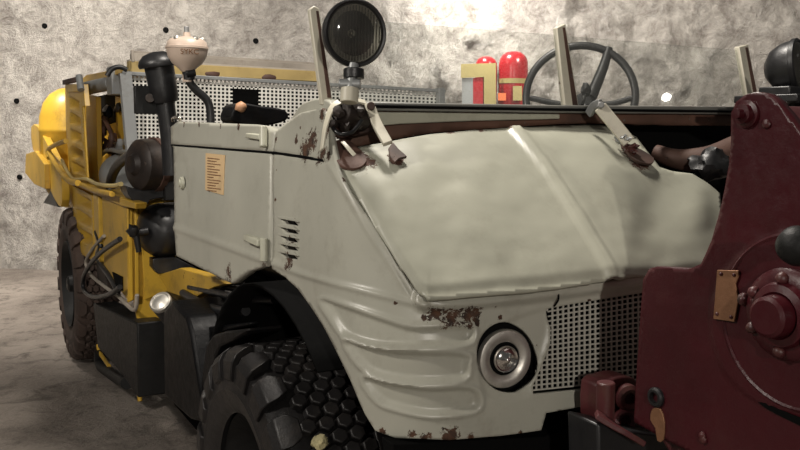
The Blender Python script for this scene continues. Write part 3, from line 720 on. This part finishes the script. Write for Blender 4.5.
# hoses
tube('black_hose', [P(x, y, X=.84) for x, y in ((111,194),(111,180),(118,165),(135,152))], .026, m_blk, T)
tube('black_hose', [P(x, y, X=.76) for x, y in ((120,239),(104,250),(92,262),(84,276),(84,290),(94,297),(110,294),(120,287))], .013, m_blk, T)
tube('cable_loop', [P(x, y, X=.79) for x, y in ((104,236),(92,250),(86,262),(90,274),(104,286),(118,296),(134,310),(137,295))], .010, m_brd, T)
tube('black_hose', [P(x, y, X=.80) for x, y in ((97,232),(101,246),(98,258),(110,276),(118,290))], .018, m_blk, T)
prism('black_mount', [(96,205),(103,207),(104,268),(108,290),(98,284),(96,262)], SX(.86), (.03,0,0), m_rstd, T)
prism('opening_shade_patch', [(112,272),(122,277),(122,291),(116,288)], SX(G1-.006), (.006,0,0), m_dark, T, 0)  # black patch on the panel, shade of an opening put into its colour
tube('ground_pipe', [P(x, y, X=.86) for x, y in ((100,352),(101,365),(112,374),(127,383))], .035, m_blk2, T)
tube('drain_pipe', [P(139,385,X=.86), P(140,401,X=.86)], .012, m_yel2, T, sm=False)
tube('drain_pipe', [P(98,345,X=.86), P(99,352,X=.86), P(109,366,X=.86)], .012, m_yel2, T, sm=False)
# air tank + fittings on the front face of the rear body
ya = yA-.05
lathe('air_reservoir', P(161,230,Y=ya-.03), (-.9,-.3,0), [(0,.10),(.05,.095),(.10,.075),(.124,.04),(.132,0),(.132,-.26),(.10,-.32),(0,-.34)], m_blk, T, 36)
vf = cyl('tap_valve', P(131,234,Y=ya-.12), P(148,231,Y=ya-.12), .020, m_blk, T)
cyl('tap_lever', P(135,228,Y=ya-.13), P(139,252,Y=ya-.13), .014, m_blk, vf)
blob('tap_nut', P(133,231,Y=ya-.13), (.028,.028,.03), m_blk, vf, 2, .4, 2)
prism('tank_bracket', [(153,259),(175,257),(196,268),(198,272),(158,274),(153,268)], SY(ya-.10), (0,.08,0), m_blk, T)
# air filter drum and bracket
dc = P(151,165,Y=ya-.1)
dr = lathe('filter_drum', dc, (-.95,-.30,.05), [(0,.10),(.04,.105),(.055,.085),(.10,.08),(.118,.065),(.122,.04),(.122,-.22),(0,-.22)], m_rstd, T, 36)
lathe('drum_strap', dc, (-.95,-.30,.05), [(.124,.0),(.130,.0),(.130,-.03),(.124,-.03)], m_rst, dr, 36)
prism('drum_bracket', [(126,186),(140,190),(172,189),(172,196),(150,200),(146,208),(135,204),(128,194)], SY(ya-.14), (0,.16,0), m_blk, T)
box('drum_block', P(166,172,Y=ya-.1), (.05,.16,.26), m_blk2, T)
# intake snorkel
yS = 3.75
p0, p1, p2 = P(159,66,Y=yS), P(165,100,Y=yS), P(170,140,Y=yS)
sn_ = lathe('intake_body', p1, (p0-p1), [(.0,-.02),(.052,-.01),(.056,.0),(.060,.02),(.061,.06),(.063,(p0-p1).length),(0,(p0-p1).length)], m_blk, T, 36)
lathe('intake_cap', p0, (p0-p1), [(0,.062),(.03,.060),(.062,.048),(.082,.026),(.088,.008),(.084,-.004),(.064,.0),(.06,-.02),(0,-.02)], m_blk, sn_, 36)
tube('intake_pipe', [p1, p2, P(172,175,Y=yS)], .040, m_blk, T, 20)
box('pipe_clamp', P(146,100,Y=yS+.02), (.10,.03,.12), m_blk2, T)
cyl('clamp_bolt', P(150,98,Y=yS+.0), P(150,98,Y=yS-.02), .02, m_rstd, T)
# cream pre-cleaner bowl
yB = 3.55
bc = P(187,49,Y=yB); ba = V((0,0,1)); k_ = 17.5/F*bc.length*.985
bw = lathe('pre_cleaner_bowl', bc, ba, [(0,-1.62*k_),(.24*k_,-1.6*k_),(.25*k_,-1.12*k_),(.34*k_,-1.05*k_),(.42*k_,-.95*k_),(.72*k_,-.70*k_),(.93*k_,-.38*k_),(1.0*k_,-.02*k_),(1.04*k_,.0*k_),(1.04*k_,.10*k_),(.99*k_,.12*k_),(.95*k_,.32*k_),(.80*k_,.47*k_),(.5*k_,.56*k_),(.2*k_,.60*k_),(.16*k_,.8*k_),(0,.82*k_)], m_beige, T, 40)
cyl('wing_nut', bc+V((0,0,.60*k_)), bc+V((0,0,1.08*k_)), .011, m_gry, bw)
for i in range(5):
    a = i*1.26; blob('rim_clip', bc+V((.75*k_*math.cos(a), .75*k_*math.sin(a), .45*k_)), (.012,.012,.014), m_alu, bw, i, .3, 2)
cyl('pipe_union', P(188,67,Y=yB), P(189,80,Y=yB), .026, m_blk, T); cyl('pipe_union', P(186,74,Y=yB-.02), P(195,72.5,Y=yB-.02), .016, m_blk, T)
tube('bowl_pipe', [P(x, y, Y=yB) for x, y in ((188,66),(189,80),(196,90),(206,99),(210,109),(211,128))], .017, m_blk, T, 14)
# maker's plate lettering on the bowl
def text(name, body_, c, right, up, h, mat, parent, ext=.001):
    cu = bpy.data.curves.new(name, 'FONT'); cu.body = body_; cu.size = h; cu.extrude = ext; cu.align_x = 'CENTER'; cu.align_y = 'CENTER'
    to = bpy.data.objects.new(name, cu); C.objects.link(to); bpy.context.view_layer.update()
    me = bpy.data.meshes.new_from_object(to.evaluated_get(bpy.context.evaluated_depsgraph_get())); bpy.data.objects.remove(to)
    r = V(right).normalized(); n = r.cross(V(up)).normalized(); u = n.cross(r)
    m4 = Matrix((r, u, n)).transposed().to_4x4(); m4.translation = c; me.transform(m4); me.materials.append(mat)
    o = bpy.data.objects.new(name, me); C.objects.link(o); o.parent = parent; return o
tf = -(bc-CAM); tf.z = 0; tf.normalize(); tr = V((-tf.y, tf.x, 0)); tr = tr if tr.dot(RT) > 0 else -tr
text('stamped_lettering', 'SYKC', bc+tf*(1.03*k_)+V((0,0,-.22*k_))+tr*.12*k_, tr, V((0,0,1))+tf*.45, .36*k_, m_ink, bw)
# perforated cab guard and roof rails
yG = 4.30
S_G = SY(yG)
def gt(u): return 74.5+(u-126)*.052
def gb(u): return 139+(u-126)*.02
prism('guard_shade_sheet', [(129,80),(436,96),(436,150),(132,150)], SY(yG+.22), (0,.02,0), m_dark, T, 0)  # black sheet stands in for the shade seen through the guard holes
hx = lambda u, j: not (232 < u < 259 and .15 < j < .52) and not (u < 133 and j < .3)
lattice('perforated_guard', S_G, 127, 438, gt, gb, 76, 16, .38, .004, m_perf, T, hx)
bar('guard_frame', [P(125,73,Y=yG-.02), P(131,140,Y=yG-.02), P(134,165,Y=yG-.02)], .055, .05, (1,0,0), m_gry, T)
bar('guard_frame', [P(122,73,Y=yG-.01), P(445,91,Y=yG-.01)], .018, .02, (0,0,1), m_gry, T)
bar('guard_frame', [P(440,88,Y=yG-.02), P(442,140,Y=yG-.02)], .04, .04, (1,0,0), m_gry, T)
m_yrail = paint('faded_yellow_rail', (.42, .31, .12), .6, vary=.2, dirtamt=.6)
for (a, b, hh, m, dy) in (((128,67),(322,77),.055,m_yrail,.02),((128,61.5),(322,72.5),.02,m_brd,.03),((131,58),(324,70),.05,m_brd,.30),((133,54),(324,66),.03,m_brd,.42)):
    bar('roof_rail', [P(*a, Y=yG+dy), P(*b, Y=yG+dy)], .06, hh, (0,1,0), m, T)
for x in (212, 268): blob('rail_rust_joint', P(x, 73+(x-190)*.06, Y=yG+.0), (.05,.02,.02), m_rst, T, x, .3, 2)
prism('rail_clip', [(131,50),(134,49),(135,62),(132,62)], SY(yG-.05), (0,.02,0), m_brd, T)
tube('roof_cable', [P(x, y, Y=yG-.05) for x, y in ((107,76),(112,69),(120,67),(127,70))], .012, m_blk, T)
# seats in the cab
prism('seat_back', spl([(233,122),(234,108),(242,103),(262,106),(285,110),(287,120),(262,126)], 3), SY(3.0), (0,.14,0), m_tarp, T, .02)
blob('seat_knob', P(241,107,Y=2.98), (.022,.02,.02), m_tan, T, 1, .2, 2)
box('seat_base', (1.5, 2.9, 1.2), (.9,.6,.3), m_tarp, T, bev=.04)
box('engine_tunnel', (1.55, 2.4, 1.25), (.4,.7,.4), m_dark, T, bev=.04)
prism('door_far', [(600,128),(600,260),(700,260),(700,128)], SX(2.28), (.04,0,0), m_door, T)
prism('corner_shoulder', spl([(288,123),(296,108),(303,102),(316,98),(328,101),(330,112),(318,116),(300,120)], 3), lambda x, y: S_body(x, y)+V((.012,.02,0)), (.06,.02,0), m_door, T, .01)
# far work lamp
lc2 = P(797, 66, D=2.35); work_lamp(lc2, (RT*.72-FW*.60+UP*.05).normalized(), .074, None)
box('lamp_shelf', P(800, 100, D=2.35), (.30,.20,.02), m_blk, T, bev=.003)
box('lamp_shelf_bracket', P(797, 93, D=2.38), (.2,.10,.03), m_blk, T)
cyl('lamp_stem', P(798, 84, D=2.38), P(799, 180, D=2.38), .03, m_blk, T)

# ------------------------------------------------------------------ red machine
K = thing('snow_blower', 'dark red snow blower housing with round bearing flange in front of the truck', 'machine', P(700, 430, X=1.3)*1.0)
K.location.z = 0; PI[K.name] = Matrix.Translation(K.location).inverted()
XP = 1.24; SXP = SX(XP)
plt_out = [(729,165),(731,140),(731,114),(736,102),(745,95),(756,92),(767,94),(777,101),(800,131),(860,205),(860,520),(700,520),(690,452),(660,437),(634,422),(638,350),(643,280),(649,269),(657,266.5),(690,269),(701,264),(712,240),(722,202)]
def plate_disp(x, y):
    d = .0045*(1-ss(0, 3, math.hypot((x-797)/1.0, (y-322)/1.05)-84)) * (1 if x > 690 else 0)
    return d + noise.noise(V((x*.05, y*.05, 2)))*.0012
panel('side_plate', plt_out, SXP, m_red, K, step=4, thick=.022, disp=plate_disp)
inner = [(738,170),(740,118),(760,104),(776,112),(860,215),(860,520),(710,520),(650,425),(652,285),(700,280),(720,250)]
prism('machine_housing', inner, SX(XP+.03), (.75,0,0), m_red2, K, .01)
ht = P(789, 314, X=XP)
lathe('bearing_flange', ht, (-1,0,0), [(.078,-.01),(.078,.010),(.070,.018),(.056,.020),(.052,.030),(.040,.034),(.036,.030),(.034,.055),(.028,.060),(0,.060)], m_red, K, 40)
for k in range(6):
    a = k*math.pi/3+.5; p = ht+V((0, math.cos(a)*.062, math.sin(a)*.062)); blob('flange_bolt', p+V((-.022,0,0)), (.010,.011,.011), m_red2, K, k, .15, 2)
lathe('raised_ring', P(797,322,X=XP), (-1,0,0), [(.150,-.01),(.150,.004),(.146,.007),(.142,.005),(.142,-.01)], m_red, K, 72)
pv = P(748, 114, X=XP); piv = lathe('pivot_bolt', pv, (-1,0,0), [(.024,-.005),(.024,.006),(.017,.008),(.017,.018),(.009,.019),(.009,.032),(0,.033)], m_red, K, 24)
lathe('plate_socket', P(657,397,X=XP), (-1,0,0), [(.020,-.005),(.020,.006),(.016,.010),(.011,.010),(.0105,-.004),(0,-.004)], m_blk, K, 28)
prism('rust_streak', spl([(652,409),(660,409),(664,422),(663,440),(657,441),(655,428),(650,420)], 2), SX(XP-.004), (.004,0,0), m_brs, K, .001)
np_ = prism('name_plate', [(717,270),(738,270.5),(738,276),(735,284),(738,300),(734,322),(713,319),(715,295)], SX(XP-.011), (.004,0,0), m_brs, K, .001)
for x, y in ((721,274),(734,275),(717,314),(731,317)): blob('rivet', P(x, y, X=XP-.012), (.003,.0035,.0035), m_red2, np_, x, .1, 2)
for x, y in ((744,299),(757,302)): blob('grease_nipple', P(x, y, X=XP-.012), (.012,.010,.012), m_red2, K, x, .2, 3)
blob('grease_gap', P(751,303,X=XP-.004), (.006,.008,.014), m_blk, K, 3, .2, 2)
for x, y in ((766,124),(702,436),(703,440)): blob('plate_bolt', P(x, y, X=XP-.003), (.005,.008,.008), m_red2, K, y, .2, 2)
kb = lathe('black_knob', P(797,246,X=XP-.11), (-1,-.2,.05), [(0,.028),(.014,.026),(.026,.016),(.031,.0),(.028,-.018),(.014,-.028),(.012,-.10),(0,-.1)], m_blk2, K, 32)
prism('weld_scar', spl([(757,400),(770,405),(790,414),(815,424),(815,432),(790,421),(765,408)], 2), SX(XP-.004), (.003,0,0), m_dark, K, .0)
# hitch bracket low on the truck front, painted the same red
prism('hitch_bracket', spl([(599,386),(611,380),(621,377),(634,378),(640,390),(640,436),(625,433),(604,424),(598,420)], 2), SY(1.36), (0,.06,0), m_red2, K, .004)
cyl('hitch_pin', P(606,382,Y=1.33), P(605,418,Y=1.33), .020, m_red2, K, 20, .003)
lathe('hitch_eye', P(627,397,Y=1.35), (-.3,-1,0), [(.030,-.01),(.030,.012),(.022,.018),(.013,.014),(.013,-.002),(0,-.002)], m_red2, K, 28)
lathe('hitch_eye', P(623,420,Y=1.35), (-.2,-1,.1), [(.028,-.01),(.028,.012),(.020,.016),(.013,.012),(.012,-.002),(0,-.002)], m_red2, K, 28)
bar('hitch_plate', [P(596,414,Y=1.31), P(618,428,Y=1.28), P(640,442,Y=1.26)], .012, .05, UP, m_red2, K)
prism('hitch_beam', [(628,430),(660,434),(705,455),(705,520),(600,520),(598,424)], SY(1.29), (0,.10,0), m_blk, K, .006)

# ------------------------------------------------------------------ fire extinguishers on the wall
def W(px, py, o): return wall_pt(px, py, 0)*0 + (CAM + ray(px, py)*exd) + ray(px, py)*0 - f0*o
exd = (wall_pt(510, 80)-CAM).dot(FW)*.955
def extinguisher(px0, px1, ptop, pbot, label):
    r = (px1-px0)/2/F*exd; c = CAM+ray((px0+px1)/2, pbot)*exd; t = CAM+ray((px0+px1)/2, ptop)*exd; h = t.z-c.z
    e = thing('fire_extinguisher', label, 'fire extinguisher', tuple(c-V((0,0,.3))), 'fire extinguishers on the rock wall')
    lathe('cylinder', c, (0,0,1), [(0,-.3),(r*.9,-.3),(r,-.27),(r,h-r*.95),(r*.96,h-r*.6),(r*.80,h-r*.28),(r*.5,h-r*.06),(r*.2,h),(0,h)], m_rede, e, 36)
    return e, c, r, h
e1, c1, r1, h1 = extinguisher(498, 527, 52, 101, 'larger red fire extinguisher with yellow band, seen through windscreen left of the steering wheel')
e2, c2, r2, h2 = extinguisher(474.5, 496.5, 57, 101, 'smaller red fire extinguisher partly hidden behind the yellow board')
tb = lambda px, py, o=0: CAM+ray(px, py)*(exd-o)
lathe('yellow_band', c1+V((0,0,(101-84)/F*exd)), (0,0,1), [(r1*1.01,0),(r1*1.03,0),(r1*1.03,.045),(r1*1.01,.045)], m_ylab, e1, 36)
def lab(name, q, o, m, par): return prism(name, q, lambda x, y: tb(x, y, o), tuple(f0*.012), m, par, 0)
lab('orange_label', [(498,93),(506,93),(506,100.5),(498,100.5)], r1+.01, m_orng, e1)
lab('yellow_label', [(513,86),(522,86),(522,100.5),(513,100.5)], r1+.03, m_ylab, e1)
Bd = thing('yellow_board', 'pale yellow notched board left of the large red extinguisher', 'board', tuple(tb(478, 101, .3)-V((0,0,.2))))
bo = [(461,64),(496,63),(496,104),(484,104),(484,77),(461,78)]
lab('board_panel', bo, r2+.06, m_ylab, Bd); lab('grey_insert', [(462,78),(473,78),(473,104),(462,104)], r2+.05, m_gry, Bd); lab('pink_insert', [(473,78),(483,78),(483,104),(473,104)], r2+.05, m_rede, Bd)

# ------------------------------------------------------------------ lamps of the vault and added wall fills
w = bpy.data.worlds.new('vault_air'); bpy.context.scene.world = w; w.use_nodes = True
w.node_tree.nodes['Background'].inputs[0].default_value = (.9, .86, .8, 1); w.node_tree.nodes['Background'].inputs[1].default_value = .07
def area(name, loc, tgt, size, power, col=(1,.93,.84), spread=180):
    l = bpy.data.lights.new(name, 'AREA'); l.shape = 'DISK'; l.size = size; l.energy = power; l.color = col; l.spread = math.radians(spread)
    o = bpy.data.objects.new(name, l); C.objects.link(o); o.location = loc; o.rotation_euler = (V(tgt)-V(loc)).to_track_quat('-Z', 'Y').to_euler(); return o
area('vault_lamp_front', (-1.45, -4.6, 2.9), (1.2, 3, 1), .15, 150)
area('vault_lamp_above', (1.35, 2.7, 3.9), (1.25, 2.2, 1), .4, 105)
area('vault_lamp_side', (-2.0, 1.9, 3.3), (.8, 4, 1), .3, 84)
area('vault_lamp_wall', tuple(wall_pt(462, -38, .8)), tuple(wall_pt(475, 30)), .2, 62, (1, .95, .88))
area('back_wall_fill', (-.3, 6.6, 4.5), (1.0, 10, 1.6), .6, 240, spread=125)  # added fill without a fixture, aimed past the truck to brighten the back wall
area('right_wall_fill', tuple(wall_pt(690, -130, 2.0)), tuple(wall_pt(680, 60)), .5, 95)  # added fill without a fixture, lifts the darker right part of the wall
gp = S_ws(667, 97); gn = V((0, -1, .30)).normalized(); rd = ray(667, 97).normalized(); rd = rd - gn*2*rd.dot(gn)
area('vault_lamp_small', tuple(gp+rd*3.6), tuple(gp), .05, 1.6)
vs_ = bpy.context.scene.view_settings
vs_.view_transform = 'Standard'; vs_.look = 'None'; vs_.gamma = 1; vs_.exposure = 0
